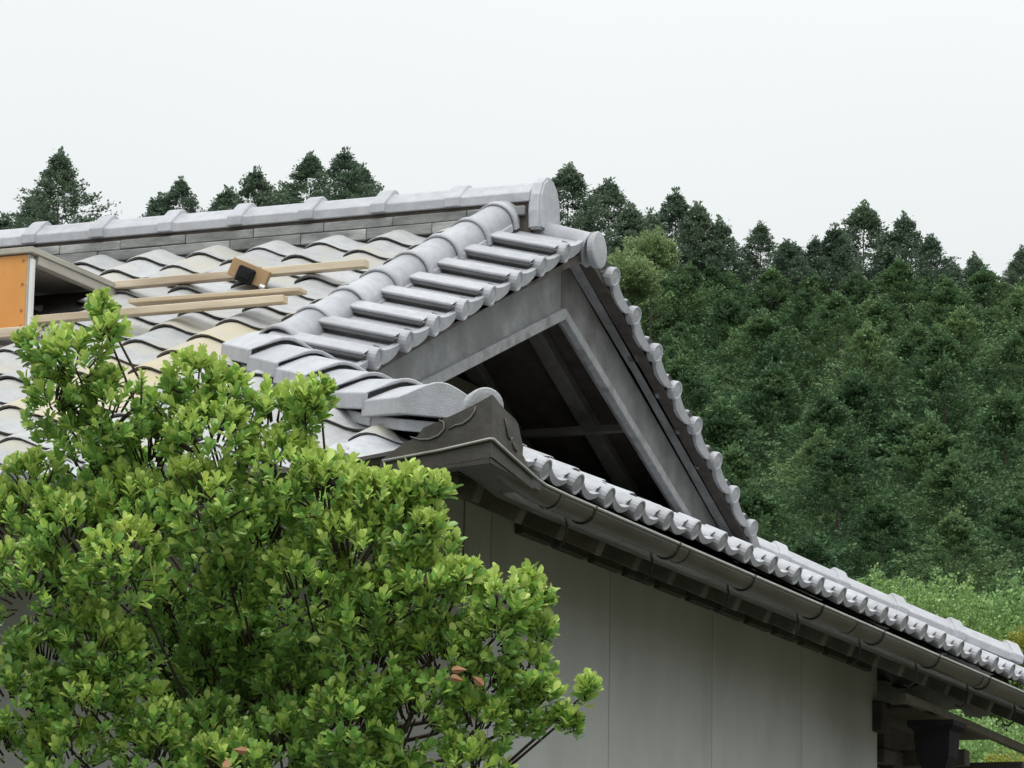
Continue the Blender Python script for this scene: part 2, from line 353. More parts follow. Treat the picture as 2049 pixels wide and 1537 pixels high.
# --- ridge tile meshes (axis along +x)
def half_round(r, body, collar, L, mt='tile', n=12, drop=.03):
    b = MB()
    def ring(rr, x): return [(x, rr*math.cos(math.pi*j/n), rr*math.sin(math.pi*j/n)) for j in range(n+1)]+[(x, -rr, -drop), (x, rr, -drop)]
    secs = [ring(collar-.009, .04), ring(collar-.009, -.004), ring(collar, -.004), ring(collar, .034), ring(collar*.97, .042), ring(body, .050), ring(body*.985, L)]
    vs = [v for s_ in secs for v in s_]; q = n+3; fs = []
    for i in range(len(secs)-1):
        for j in range(q): fs.append((i*q+j, i*q+(j+1) % q, (i+1)*q+(j+1) % q, (i+1)*q+j))
    fs += [tuple(range(q))[::-1], tuple((len(secs)-1)*q+j for j in range(q))]
    b.add(vs, fs, 0); me = b.me('round_ridge_tile', mt)
    for p in me.polygons: p.use_smooth = len(p.vertices) == 4 and p.index % q < n
    return me
def fusuma(w, lip, h, L, cl, band=0, mt='tile', hollow=False):
    """ridge cover: upright lip, sloping flank, rounded top; collar band at its start"""
    def prof(e, x): return [(x, -w-e, 0), (x, -w-e, lip), (x, -w*.36, h*.88+e), (x, -w*.16, h*.975+e), (x, 0, h+e), (x, w*.16, h*.975+e), (x, w*.36, h*.88+e), (x, w+e, lip), (x, w+e, 0)]
    inn = [prof(cl-.013, .06), prof(cl-.013, 0)] if hollow else []
    if band: secs = inn+[prof(cl, 0), prof(cl, band), prof(0, band+.004), prof(0, L)]
    else: secs = inn+[prof(cl, 0), prof(cl, .012), prof(cl*.4, .05), prof(0, L)]
    q = 9; vs = [v for s_ in secs for v in s_]; fs = []
    for i in range(len(secs)-1):
        for j in range(q): fs.append((i*q+j, i*q+(j+1) % q, (i+1)*q+(j+1) % q, (i+1)*q+j)[::-1])
    fs += [tuple(range(q)), tuple((len(secs)-1)*q+j for j in range(q))[::-1]]
    bm = bmesh.new(); b = MB(); b.add(vs, fs, 0); me0 = b.me('ridge_cover', mt); bm.from_mesh(me0)
    bmesh.ops.recalc_face_normals(bm, faces=bm.faces)
    ee = [e for e in bm.edges if e.calc_face_angle(0) > .5]
    bmesh.ops.bevel(bm, geom=ee, offset=.003, segments=1, affect='EDGES'); bm.to_mesh(me0); bm.free(); return me0
# main ridge
mr_ = empty('main_ridge', (-1.5, 0, 0), house)
RC = fusuma(.098, .038, .098, .33, .021, .062)
X0, DR = .5758, .3226
for k in range(0, 29):
    x = -X0-k*DR-.03
    ob('ridge_tile', RC if k else fusuma(.098, .038, .098, .365, .016, .066), mr_, frame((1, 0, 0), (0, 1, 0), (0, 0, 1), (x, 0, .150+rnd.uniform(-.001, .001))))

for lvl, (hw, z0, z1, stag) in enumerate(((.118, .045, .088, 0), (.104, .094, .132, .17))):
    for side in (-1, 1):
        x = -.34-stag
        if stag: ob('ridge_course_tile', MB().box((-.508, min(side*.01, side*hw), z0), (-.26, max(side*.01, side*hw), z1), bev=.003).me('noshi', 'noshi'), mr_)
        while x > -9:
            L = .305+rnd.uniform(-.02, .02)
            ob('ridge_course_tile', MB().box((-L/2+.0015, -.5*(hw-.01)-.0, -(z1-z0)/2), (L/2-.0015, .5*(hw-.01), (z1-z0)/2), bev=.003).me('noshi', 'noshi'), mr_,
               Matrix.Translation((x-L/2, side*(.01+(hw-.01)/2+rnd.uniform(-.003, .002)), (z0+z1)/2)) @ Matrix.Rotation(rnd.uniform(-.02, .02)*side, 4, 'X'))
            x -= L
ob('ridge_core', MB().box((-9, -.085, -.06), (-.24, .085, .150)).me('core', 'brown'), mr_)  # coloured dark to stand in for shade in the gap below the covers
# ridge end plate (faces outwards, pointed round top)
pts = [(-.100, .035), (-.105, .11), (-.098, .175), (-.070, .228), (-.028, .258), (.0, .263), (.028, .258), (.070, .228), (.098, .175), (.105, .11), (.100, .035)]
b = MB(); b.sweep([(y, z) for y, z in pts], -.245, -.19); me = b.me('end_plate', 'tile')
bm = bmesh.new(); bm.from_mesh(me); bmesh.ops.recalc_face_normals(bm, faces=bm.faces); bmesh.ops.bevel(bm, geom=[e for e in bm.edges if e.calc_face_angle(0) > 1], offset=.008, segments=2, affect='EDGES'); bm.to_mesh(me); bm.free()
ob('ridge_end_plate', me, mr_)
# gable ridge roll with big round cap
b = MB(); n = 18
def roll(b, p, q, r, n=18):
    b.tube([p, q], r, n)
d0, d1 = Vector((-.30, 0, .048)), Vector((-.012, 0, -.045)); dd = (d1-d0).normalized()
b.tube([d0, d1-dd*.02, d1-dd*.012, d1-dd*.006], [.062, .066, .069, .073], 20)
me = b.me('roll', 'tile', True)
for p in me.polygons: p.use_smooth = len(p.vertices) == 4
ob('verge_roll', me, vg)
b = MB(); disc_cap(b, 0, 0, .075, -.024, .006, 28, 0, True)
a_ = Vector((0, 1, 0)); y_ = -Vector((1, 0, 0)); n_ = a_.cross(y_)
ob('round_end_cap', b.me('big_cap', 'tile'), vg, frame(a_, y_, n_, (-.0, 0, -.048)))
# descending ridge along the near rake
dr_ = empty('descending_ridge', (-.36, -1.1, -.3), house)
HR = half_round(.075, .076, .085, .33)
dnl = Vector((0, -cm, -sm))
top_at = lambda y: .114+.473*(y+.0762)
y = -2.02; k = 0
while y < -.12:
    axis = Vector((0, cm, sm)); bb = Vector((-1, 0, 0)); nn = axis.cross(bb)
    ob('round_ridge_tile', HR, dr_, frame(axis, bb, nn, (-.362+rnd.uniform(-.002, .002), y, top_at(y)-.026)))
    y += .295*cm; k += 1
b = MB()
for i, (w, dz, h) in enumerate(((.080, -.064, .030), (.078, -.10, .035))):
    m = frame(Vector((0, cm, sm)), Vector((-1, 0, 0)), Vector((0, cm, sm)).cross(Vector((-1, 0, 0))), (-.362, -2.02, top_at(-2.02)+dz))
    for q in range(8): 
        x0 = q*.295; 
        if x0+.29 > 2.1: break
        ob('ridge_course_tile', MB().box((x0, -w, 0), (x0+.292, w, h), bev=.003).me('noshi_s', 'tile'), dr_, m)
# hip ridges
def hip(name, sgn, dz, up, CV, tilt, CE=None):
    root = empty(name, (.3, sgn*2.8, -1.1), house)
    D = Vector((1, sgn, 0)).normalized()
    start = Vector((-.40, sgn*(-.40-HIPC), 0))
    slope = .473/math.sqrt(2)
    def crest(s): return .150-.473*abs(start.y)-slope*s+dz+up*max(0, (s-.7)/1.1)**2
    s = HL; first = True
    while s > -.05:
        s0 = s; s -= .2955; p0 = start+D*s0; p1 = start+D*s
        z0, z1 = crest(s0), crest(s)
        ax = (Vector((p1.x, p1.y, z1))-Vector((p0.x, p0.y, z0))).normalized()
        bb = Vector((0, 0, 1)).cross(ax).normalized(); nn = ax.cross(bb)
        ob('ridge_cover_tile', CE if (CE and s0 == HL) else CV, root, frame(ax, bb, nn, (p0.x, p0.y, z0+.012+rnd.uniform(-.002, .002))) @ Matrix.Rotation(tilt, 4, 'Y'))
        ob('ridge_course_tile', MB().box((.002, -.105, 0), (.2935, .105, .035), bev=.003).me('noshi_h', 'tile'), root, frame(ax, bb, nn, Vector((p0.x, p0.y, z0))-nn*.04+ax*.02))
    # round corner tile beyond the end of the hip
    cc = Vector((1.065, sgn*3.515, -1.398)); c1 = cc-D*.05+Vector((0, 0, .01))
    b = MB(); b.tube([c1, cc], [.045, .05], 20)
    me = b.me('corner_roll', 'tile', True)
    for pl in me.polygons: pl.use_smooth = len(pl.vertices) == 4
    ob('corner_roll_tile', me, root)
    ax = (c1-cc).normalized(); aa = ax.cross(Vector((0, 0, 1))).normalized()
    b = MB(); disc_cap(b, 0, 0, .058, -.02, .01, 24, 0, True)
    ob('round_end_cap', b.me('corner_cap', 'tile'), root, frame(aa, ax, aa.cross(ax), cc))
HL = 1.68
hip('near_hip_ridge', -1, -.070, .09, fusuma(.135, .050, .104, .325, .003, .012, hollow=True), .068, fusuma(.135, .050, .104, .325, .003, .012)); hip('far_hip_ridge', 1, -.005, .03, fusuma(.105, .035, .095, .335, .018, .055), .0)

# ------------------------------------------------------------------ gable
gb = empty('gable', (-.3, 0, -.6), house)
XB = -.14
def board(side, zt, zb, x0, x1, ymax, name, mt, y0=0):
    # z along rake: z = z0 - tan*|y|
    t = .412; tt = .452 if zt > -.2 else t
    v = []
    for x in (x0, x1):
        v += [(x, side*y0, zt-tt*y0), (x, side*ymax, zt-tt*ymax), (x, side*ymax, zb-t*ymax), (x, side*y0, zb-t*y0)]
    fs = [(0, 1, 2, 3), (7, 6, 5, 4), (0, 4, 5, 1), (1, 5, 6, 2), (2, 6, 7, 3), (3, 7, 4, 0)]
    me = mesh(name, v, fs, mt); bm = bmesh.new(); bm.from_mesh(me); bmesh.ops.recalc_face_normals(bm, faces=bm.faces)
    bmesh.ops.bevel(bm, geom=bm.edges[:], offset=.003, segments=1, affect='EDGES'); bm.to_mesh(me); bm.free()
    return ob(name, me, gb)
for side in (-1, 1):
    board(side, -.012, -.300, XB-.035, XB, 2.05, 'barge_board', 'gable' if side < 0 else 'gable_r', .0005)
    board(side, -.272, -.318, XB-.012, XB+.022, 1.95, 'barge_trim', 'lip', .0005)
    board(side, -.03 if side > 0 else -.05, -.055 if side > 0 else -.08, XB+.05, XB+.10, 2.15, 'verge_board', 'brown', .0005)
    board(side, -.03 if side > 0 else -.05, -.055 if side > 0 else -.08, XB+.003, XB+.049, 2.15, 'verge_fillet', 'gable', .0005)
    # boards of the overhang under the roof, seen through the open gable
    v = []
    for x in (-1.7, XB-.06):
        v += [(x, 0, .02), (x, side*2.25, .02-.455*2.25), (x, side*2.25, -.03-.455*2.25), (x, 0, -.03)]
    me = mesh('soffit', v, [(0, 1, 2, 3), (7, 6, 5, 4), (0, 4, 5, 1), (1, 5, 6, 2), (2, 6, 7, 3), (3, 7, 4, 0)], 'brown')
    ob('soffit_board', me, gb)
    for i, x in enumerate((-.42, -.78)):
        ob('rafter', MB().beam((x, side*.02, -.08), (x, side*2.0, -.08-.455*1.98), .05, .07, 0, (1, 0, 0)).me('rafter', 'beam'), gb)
# tile undersides seen on the far rake: small mortar wedges
for k in range(9):
    u = .20+.265*k; y = u*ca; z = -u*sa
    b = MB(); b.add([(-.075, y-.06, z+.006), (-.075, y+.06, z-.048), (-.075, y+.03, z-.054), (-.12, y-.06, z+.006), (-.12, y+.06, z-.048), (-.12, y+.03, z-.054)],
                    [(0, 2, 1), (3, 4, 5), (0, 1, 4, 3), (1, 2, 5, 4), (2, 0, 3, 5)])
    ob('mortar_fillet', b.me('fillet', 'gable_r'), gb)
# back wall of the gable: planks, tie beam, posts
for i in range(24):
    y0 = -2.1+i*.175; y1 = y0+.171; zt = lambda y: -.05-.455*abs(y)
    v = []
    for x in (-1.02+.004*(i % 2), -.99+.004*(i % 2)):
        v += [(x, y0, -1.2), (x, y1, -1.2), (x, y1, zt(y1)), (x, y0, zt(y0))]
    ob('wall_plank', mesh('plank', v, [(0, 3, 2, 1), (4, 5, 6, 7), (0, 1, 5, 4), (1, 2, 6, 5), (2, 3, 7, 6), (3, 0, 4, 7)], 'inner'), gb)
ob('tie_beam', MB().beam((-.80, -.80, -.455), (-.80, .80, -.455), .09, .05, 0).me('tie', 'beamy'), gb)
ob('purlin', MB().beam((-1.0, .9, -.585), (-.20, .9, -.585), .05, .030).me('purlin', 'beam'), gb)
ob('post', MB().box((-.86, .65, -1.2), (-.78, .73, -.54), bev=.004).me('post', 'beam'), gb)
ob('post', MB().box((-.86, -.73, -1.2), (-.78, -.65, -.54), bev=.004).me('post', 'beam'), gb)
ob('sill_board', MB().box((-.50, -1.75, -.86), (-.46, 1.95, -.74), bev=.004).me('sill', 'beam'), gb)

JJ = [-2.222, -2.13, -1.055, .012, 1.08, 2.11]
# ------------------------------------------------------------------ walls
XW = .5; YN, YF = JJ[0], JJ[-1]
js = JJ
for i in range(5):
    a, c = js[i]+.0035, js[i+1]-.0035
    ob('wall_panel', MB().box((XW-.06, a, -4.95), (XW, c, -1.39), bev=.002).me('panel', 'wall'), house)
ob('wall_core', MB().box((XW-.2, YN+.02, -4.95), (XW-.012, YF-.02, -1.41)).me('core_wall', 'joint'), house)
ob('front_wall', MB().box((-9, YN, -4.95), (XW-.0615, YN+.10, -1.36)).me('front_wall', 'wall'), house)
ob('front_wall_corner', MB().box((XW-.06, YN+.0036, -4.95), (XW-.004, YN+.02, -1.4)).me('fwc', 'joint'), house)
ob('back_wall', MB().box((-9, YF-.1, -4.95), (-.4, YF-.0, -1.4)).me('back_wall', 'wall'), house)
ob('end_wall', MB().box((-9.1, YN, -4.95), (-9, YF, -.4)).me('end_wall', 'wall'), house)
# cross wall at the recessed far corner
ob('far_wall', MB().box((-.4, YF-.1, -4.95), (XW-.0615, YF-.0, -1.4)).me('far_wall', 'wall'), house)

# ------------------------------------------------------------------ eaves: fascia, soffit, rafters
b = MB()
def curve_board(x0, x1, zt, zb, y0, y1, name, mt, n=24, along='y'):
    vs = []; fs = []
    for i in range(n+1):
        y = y0+(y1-y0)*i/n; l_ = lift(y)
        vs += [(x0, y, zt+l_), (x1, y, zt+l_), (x1, y, zb+l_), (x0, y, zb+l_)]
        if i:
            k = (i-1)*4
            for j in range(4): fs.append((k+j, k+(j+1) % 4, k+4+(j+1) % 4, k+4+j))
    fs += [(3, 2, 1, 0), (4*n, 4*n+1, 4*n+2, 4*n+3)]
    if along == 'x': vs = [(v[1]*-1, v[0]*-1, v[2]) for v in vs]
    me = mesh(name, vs, fs, mt); bm = bmesh.new(); bm.from_mesh(me); bmesh.ops.recalc_face_normals(bm, faces=bm.faces); bm.to_mesh(me); bm.free()
    return ob(name, me, house)
curve_board(.965, .995, -1.53, -1.605, -3.46, 3.46, 'fascia_board', 'fascia')
curve_board(.985, 1.012, -1.518, -1.548, -3.49, 3.49, 'eave_batten', 'beam')
def slope_soffit():
    vs = []; fs = []; n = 36
    for i in range(n+1):
        y = -3.45+6.9*i/n; l_ = lift(y); xi = min(.955, max(.28, abs(y)+HIPC-.10)); d = .963-xi
        for x, z, w in ((.963, -1.585, 1), (xi, -1.585+d*.455, .2), (xi, -1.57+d*.455, .2), (.963, -1.57, 1)): vs.append((x, y, z+l_*w))
        if i:
            k = (i-1)*4
            for j in range(4): fs.append((k+j, k+(j+1) % 4, k+4+(j+1) % 4, k+4+j))
    fs += [(3, 2, 1, 0), (4*n, 4*n+1, 4*n+2, 4*n+3)]
    ob('soffit_board', mesh('soffit', vs, fs, 'brown'), house)
slope_soffit()
for i in range(21):
    y = -3.28+i*.328; l_ = lift(y); xi = min(.86, max(.30, abs(y)+HIPC-.05))
    ob('rafter', MB().beam((.955, y, -1.618+l_), (xi, y, -1.618+(.955-xi)*.455+l_*.2), .052, .062, 0, (0, 0, 1)).me('rafter', 'beam'), house)
    if YN < y < YF-.3: ob('frieze_block', MB().box((XW, y+.03, -1.50), (XW+.03, y+.298, -1.405), bev=.003).me('block', 'fascia'), house)
fz = lambda y: -1.60+(y+3.46)*.455
ob('soffit_board', mesh('fs', [(-9, -3.46, fz(-3.46)), (.95, -3.46, fz(-3.46)), (-.27, YN-.0, fz(YN)), (-9, YN-.0, fz(YN)), (-9, -3.46, fz(-3.46)+.02), (.95, -3.46, fz(-3.46)+.02), (-.27, YN, fz(YN)+.02), (-9, YN, fz(YN)+.02)],
   [(0, 3, 2, 1), (4, 5, 6, 7), (0, 1, 5, 4), (1, 2, 6, 5), (2, 3, 7, 6), (3, 0, 4, 7)], 'brown'), house)
for i in range(26):
    x = .72-i*.36; y1 = max(-3.40, min(YN-.02, -(x-HIPC)+.0)) if x > -.2 else YN-.02
    ob('rafter', MB().beam((x, -3.44, fz(-3.44)-.035), (x, max(y1, -3.3), fz(max(y1, -3.3))-.035), .052, .062).me('rafter', 'beam'), house)
# front eave (hidden mostly by the shrub)
def fx(x0, x1, yy0, yy1, z0, z1, name, mt): return ob(name, MB().box((x0, yy0, z0), (x1, yy1, z1)).me(name, mt), house)
fx(-9, .3, -3.50, -3.47, -1.64, -1.545, 'fascia_board', 'fascia'); pass
curve_front = MB()
vs = []; fs = []
for i in range(9):
    x = .3+.69*i/8; l_ = .065*max(0, (x-.25)/.75)**2*1.2
    vs += [(x, -3.50, -1.545+l_), (x, -3.47, -1.545+l_), (x, -3.47, -1.64+l_), (x, -3.50, -1.64+l_)]
    if i:
        k = (i-1)*4
        for j in range(4): fs.append((k+j, k+(j+1) % 4, k+4+(j+1) % 4, k+4+j))
fs += [(3, 2, 1, 0), (32, 33, 34, 35)]
ob('fascia_board', mesh('ff', vs, fs, 'fascia'), house)

# ------------------------------------------------------------------ gutters (half round trough, rim bead, straps)
def gutter(pts, name):
    """pts: centre line of the rim plane"""
    r = .043; n = 10; vs = []; fs = []; P = [Vector(p) for p in pts]
    for i, p in enumerate(P):
        d = (P[min(i+1, len(P)-1)]-P[max(i-1, 0)]).normalized(); s_ = d.cross(Vector((0, 0, 1))).normalized()
        for rr in (r, r-.003):
            for j in range(n+1):
                t = math.pi*j/n; vs.append(p+s_*math.cos(t)*rr-Vector((0, 0, 1))*math.sin(t)*rr*1.05)
    q = 2*(n+1)
    for i in range(len(P)-1):
        for j in range(n):
            a = i*q+j; fs.append((a, a+q, a+q+1, a+1)); a += n+1; fs.append((a+1, a+q+1, a+q, a))
        for j in (0, n): a = i*q+j; fs.append((a, a+n+1, a+n+1+q, a+q))
    me = mesh(name, vs, fs, 'gutter', smooth=True); g = ob(name, me, house)
    rb = MB(); 
    e = [P[i]+(P[min(i+1, len(P)-1)]-P[max(i-1, 0)]).normalized().cross(Vector((0, 0, 1))).normalized()*r for i in range(len(P))]
    rb.tube(e, .0055, 6); ob('gutter_rim', rb.me('rim', 'rim', True), g)
    return g
gz = -1.574
gp = [(1.074, y, gz+lift(y)+.0) for y in [-3.54+7.6*i/40 for i in range(41)]]
g1 = gutter(gp, 'gutter')
def hook(y, x=1.074, down=False):
    z = gz+lift(y); b = MB()
    pts = [(x+.045*math.cos(math.pi*j/8), y, z-.048*math.sin(math.pi*j/8)) for j in range(9)]
    b.tube([(x+.049, y, z+.004)]+pts+[(x-.07, y, z+.03)], .0042, 5)
    # tail of the strap that curls under the fascia
    b.tube([(x-.058, y, z), (x-.05, y+.004, z-.06), (x-.06, y+.01, z-.10), (x-.085, y+.012, z-.118), (x-.11, y+.012, z-.108)], .0042, 5)
    ob('gutter_strap', b.me('strap', 'hook', True), g1)
for y in (-2.76, -2.02, -1.28, -.53, .21, .95, 1.69, 2.43, 3.1): hook(y)
g2 = gutter([(x, -3.525, gz+.065*max(0, (x-.25)/.75)**2*1.2) for x in [1.1-.16*i for i in range(63)]], 'gutter')
# little seams on the gutter
for y in (-3.02, -1.9, -.1, 1.62):
    b = MB(); z = gz+lift(y); vs = []; fs = []
    for x0 in (y-.02, y+.02):
        for j in range(11):
            t = math.pi*j/10; vs.append((1.074+.045*math.cos(t), x0, z-.0475*math.sin(t)))
    for j in range(10): fs.append((j, j+1, j+12, j+11))
    ob('gutter_sleeve', mesh('sleeve', vs, fs, 'gutter', smooth=True), g1)
# carved sheet-metal ornament wrapped round the eave corner, standing on the gutter
def ornament(pf, pr, cx, cy, sgn, name):
    root = empty(name, (cx, cy, -1.5), house)
    def plate(P2, T, nm):
        n = len(P2); vs = [T(u, v, 0) for u, v in P2]+[T(u, v, -.014) for u, v in P2]
        fs = [tuple(range(n)), tuple(range(n, 2*n))[::-1]]+[(i, n+i, n+(i+1) % n, (i+1) % n) for i in range(n)]
        me = mesh(nm, vs, fs, 'copper'); bm = bmesh.new(); bm.from_mesh(me); bmesh.ops.recalc_face_normals(bm, faces=bm.faces)
        bm.to_mesh(me); bm.free(); ob(nm, me, root)
    TL = lambda u, v, w: (cx-u, cy-sgn*w*-1 if False else cy+(-w if sgn > 0 else w)*-1*0+(w*-1 if sgn < 0 else w), v)
    TLf = lambda u, v, w: (cx-u, cy-w if sgn < 0 else cy+w, v)
    TR = lambda u, v, w: (cx+w, cy-sgn*u, v)
    plate(pf, TLf, 'front_plate'); plate(pr, TR, 'side_plate')
    def curl(T, pts, rad=.0035):
        b = MB(); b.tube([T(u, v, .0025) for u, v in pts], [rad*(.35+.65*math.sin(math.pi*(i+.6)/(len(pts)+.2))) for i in range(len(pts))], 5)
        ob('relief_curl', b.me('curl', 'relief', True), root)
    sw = [(.255-.02*0, -1.487), (.225, -1.497), (.195, -1.498), (.165, -1.488), (.148, -1.470), (.150, -1.450), (.165, -1.442)]
    curl(TLf, [(u, v+.0) for u, v in sw])
    curl(TLf, [(.135, -1.472), (.115, -1.462), (.09, -1.458), (.068, -1.444), (.054, -1.425), (.050, -1.410)])
    curl(TR, [(.09, -1.43), (.105, -1.455), (.118, -1.478), (.135, -1.486), (.146, -1.478)])
    curl(TR, [(.155, -1.49), (.165, -1.505), (.185, -1.512)])
    b = MB()
    b.tube([TLf(.34, -1.555, .006), TLf(.16, -1.533, .006), TLf(.0, -1.508, .006), TR(.0, -1.508, .006), TR(.15, -1.537, .006), TR(.33, -1.568, .006)], .005, 6)
    ob('lower_bead', b.me('bead', 'rim', True), root)
pf = [(0, -1.56), (.36, -1.60), (.345, -1.548), (.31, -1.525), (.275, -1.505), (.235, -1.487), (.215, -1.462), (.13, -1.433), (.06, -1.405), (0, -1.378)]
pr = [(.0145, -1.56), (.0145, -1.381), (.05, -1.392), (.10, -1.405), (.17, -1.418), (.195, -1.428), (.215, -1.46), (.235, -1.488), (.232, -1.512), (.27, -1.535), (.30, -1.552), (.32, -1.60)]
ornament(pf, pr, 1.122, -3.583, -1, 'near_corner_ornament'); ornament(pf, pr, 1.122, 3.9, 1, 'far_corner_ornament')
# boxed corner of the gutter
b = MB(); 
b.add([(1.118, -3.58, -1.505), (1.118, -3.20, -1.555), (1.118, -3.20, -1.595), (1.118, -3.58, -1.575), (.985, -3.575, -1.505), (.985, -3.20, -1.555), (.985, -3.20, -1.595), (.985, -3.575, -1.575)],
      [(0, 3, 2, 1), (4, 5, 6, 7), (0, 1, 5, 4), (3, 7, 6, 2), (0, 4, 7, 3), (1, 2, 6, 5)])
b.add([(1.1155, -3.582, -1.507), (.78, -3.582, -1.55), (.78, -3.582, -1.60), (1.1155, -3.582, -1.577), (1.1155, -3.53, -1.507), (.78, -3.53, -1.55), (.78, -3.53, -1.60), (1.1155, -3.53, -1.577)],
      [(0, 1, 2, 3), (7, 6, 5, 4), (0, 4, 5, 1), (3, 2, 6, 7), (0, 3, 7, 4), (1, 5, 6, 2)])
ob('gutter_corner_box', b.me('corner_box', 'copper'), house)

# ------------------------------------------------------------------ porch corner beyond the wall: beams and rain hopper
def part(name, lo, hi, mt, bev=.004): return ob(name, MB().box(lo, hi, bev=bev).me(name, mt), house)
part('wall_end_post', (XW-.04, YF-.075, -1.745), (XW+.045, YF+.07, -1.60-.013), 'brown')
part('porch_beam', (XW-.05, YF+.07, -1.80), (XW+.01, 3.4, -1.70), 'brown')
ob('porch_plank', MB().beam((.86, 1.30, -1.69), (.86, 3.3, -1.72), .03, .035).me('plank', 'beamy'), house)
part('porch_cross_beam', (-.6, 2.42, -1.86), (XW+.30, 2.50, -1.79), 'brown')
part('porch_cross_beam', (-.6, 3.0, -1.86), (XW+.40, 3.08, -1.79), 'brown')
part('porch_soffit', (-.6, YF+.0, -1.64), (.7, 3.45, -1.625), 'brown', 0)
part('bracket_arm', (XW-.03, YF+.01, -1.87), (XW+.03, YF+.16, -1.81), 'brown')
part('bracket_arm', (XW-.05, YF+.18, -1.90), (XW+.02, YF+.36, -1.80), 'brown')
hopper = empty('rain_hopper', (.88, 1.72, -2.2))
b = MB(); secs = [(.10, -1.80), (.10, -1.822), (.078, -1.842), (.070, -1.95), (.052, -1.99), (.028, -2.02), (.024, -2.10)]
vs = []; fs = []
for w, z in secs: vs += [(.88+w*sx, 1.72+w*sy, z+.05) for sx, sy in ((-1, -1), (1, -1), (1, 1), (-1, 1))]
for i in range(len(secs)-1):
    for j in range(4): fs.append((i*4+j, i*4+(j+1) % 4, (i+1)*4+(j+1) % 4, (i+1)*4+j)[::-1])
fs.append((0, 1, 2, 3))
ob('hopper_body', mesh('hopper', vs, fs, 'black'), hopper)
ob('down_pipe', MB().tube([(.88, 1.72, -2.08), (.88, 1.72, -4.95)], .026, 10).me('pipe', 'metal', True), hopper)
tag(hopper, 'black tapered rain hopper hanging under the eave beyond the wall end', 'rain hopper')

# ------------------------------------------------------------------ carpentry lying on the front slope
bx = empty('wooden_box', (-2.6, -1.2, -.5))
tag(bx, 'orange plywood box with open side standing on the roof tiles', 'wooden box')
x1 = -1.635
ob('front_panel', MB().box((-3.6, -1.545, -.585), (x1-.0185, -1.53, -.288), bev=.002).me('fp', 'orange'), bx)
ob('corner_post', MB().box((x1-.018, -1.548, -.60), (x1-.0095, -1.51, -.288), bev=.002).me('cp', 'greywood'), bx)
ob('corner_post', MB().box((x1-.009, -1.546, -.60), (x1+.004, -1.522, -.305), bev=.002).me('cp2', 'white'), bx)
ob('top_board', MB().box((-3.6, -1.56, -.284), (x1+.01, -.86, -.262), bev=.002).me('tb', 'greywood'), bx)
ob('side_rail', MB().box((x1-.03, -1.50, -.320), (x1+.004, -.90, -.285), bev=.002).me('sr', 'greywood'), bx)
ob('back_panel', mesh('bp', [(-3.6, -.93, -.29), (x1-.04, -.93, -.29), (x1-.30, -1.42, -.58), (-3.6, -1.42, -.58)], [(0, 1, 2, 3)], 'brown'), bx)
for z in (-.31, -.40, -.50, -.56):
    b = MB(); b.tube([(x1-.035, -1.549, z), (x1-.035, -1.543, z)], .005, 8); ob('nail', b.me('nail', 'nail'), bx)
def lumber(name, p, q, w, h, mt, label, cat):
    o = empty(name, Vector(p)); ob('plank_body', MB().beam(p, q, w, h).me(name, mt), o); return tag(o, label, cat)
def lum(name, p, q, w, h, mt, label):
    p = Vector(p); q = Vector(q); d = q-p; L = d.length; d.normalize(); s_ = d.cross(Vector((0, 0, 1))).normalized(); u = s_.cross(d)
    o = ob(name, MB().box((0, -w/2, 0), (L, w/2, h), bev=.002).me(name, mt), None, frame(d, -s_, u, p-u*0))
    return tag(o, label, 'lumber', 'lumber lying across the roof tiles')
lum('wood_batten', (-1.66, -.905, -.285), (-.56, -.905, -.278), .045, .030, 'pale', 'upper pale wooden batten running from the box corner to the descending ridge')
lum('wood_plank', (-1.26, -1.44, -.487), (-.555, -1.45, -.494), .07, .016, 'pale', 'thin pale plank lying behind the lower batten beside the round ridge')
lum('wood_batten', (-2.0, -1.50, -.548), (-.60, -1.50, -.540), .045, .028, 'pale', 'lower pale batten whose end nearly touches the round ridge tiles')
lum('wood_batten', (-2.35, -1.60, -.615), (-1.57, -1.58, -.612), .045, .036, 'pale', 'short pale batten lying in front of the orange panel')
cl = empty('wood_offcut', (-.98, -.99, -.31))
tag(cl, 'small wooden offcut with a black clamp leaning on the upper batten', 'offcut')
m = Matrix.Translation((-1.085, -.985, -.235)) @ Matrix.Rotation(.42, 4, 'Y') @ Matrix.Rotation(.35, 4, 'Z')
ob('wood_piece', MB().box((0, -.03, -.05), (.15, .03, .02), bev=.002).me('wp', 'tan'), cl, m)
m2 = m @ Matrix.Translation((.05, -.045, -.03))
b = MB(); b.box((-.012, -.022, -.03), (.055, .012, .032), bev=.006); b.box((-.0, -.028, -.015), (.043, -.021, .02), bev=.003)
ob('clamp', b.me('clamp', 'black'), cl, m2)
b = MB(); b.tube([(.135, -.031, -.045), (.155, -.031, -.045)], .011, 8); ob('bolt', b.me('bolt', 'metal'), cl, m)

# ------------------------------------------------------------------ ground and hillside
def hz(x, y):
    d = (Vector((x, y, 0))-Vector((CAM.x, CAM.y, 0))); t = d.x*F.x+d.y*F.y; t /= math.hypot(F.x, F.y)
    s_ = d.x*R0.x+d.y*R0.y
    h = max(0, t-42)*.285
    if t > 165: h = 123*.285-(t-165)*.08
    return -4.95+h+(mnoise.noise(Vector((x*.03, y*.03, 0)))*1.2 if t > 45 else 0)*min(1, max(0, (t-45)/20))
vs = []; fs = []; NX, NY = 90, 90
for j in range(NY+1):
    for i in range(NX+1):
        s_ = (i/NX-.5)*2; t = -60+ (j/NY)*560; 
        s_ = s_*400 if True else s_
        x = CAM.x+F.x/math.hypot(F.x, F.y)*t+R0.x*s_*1.0; y = CAM.y+F.y/math.hypot(F.x, F.y)*t+R0.y*s_
        vs.append((x, y, hz(x, y)))
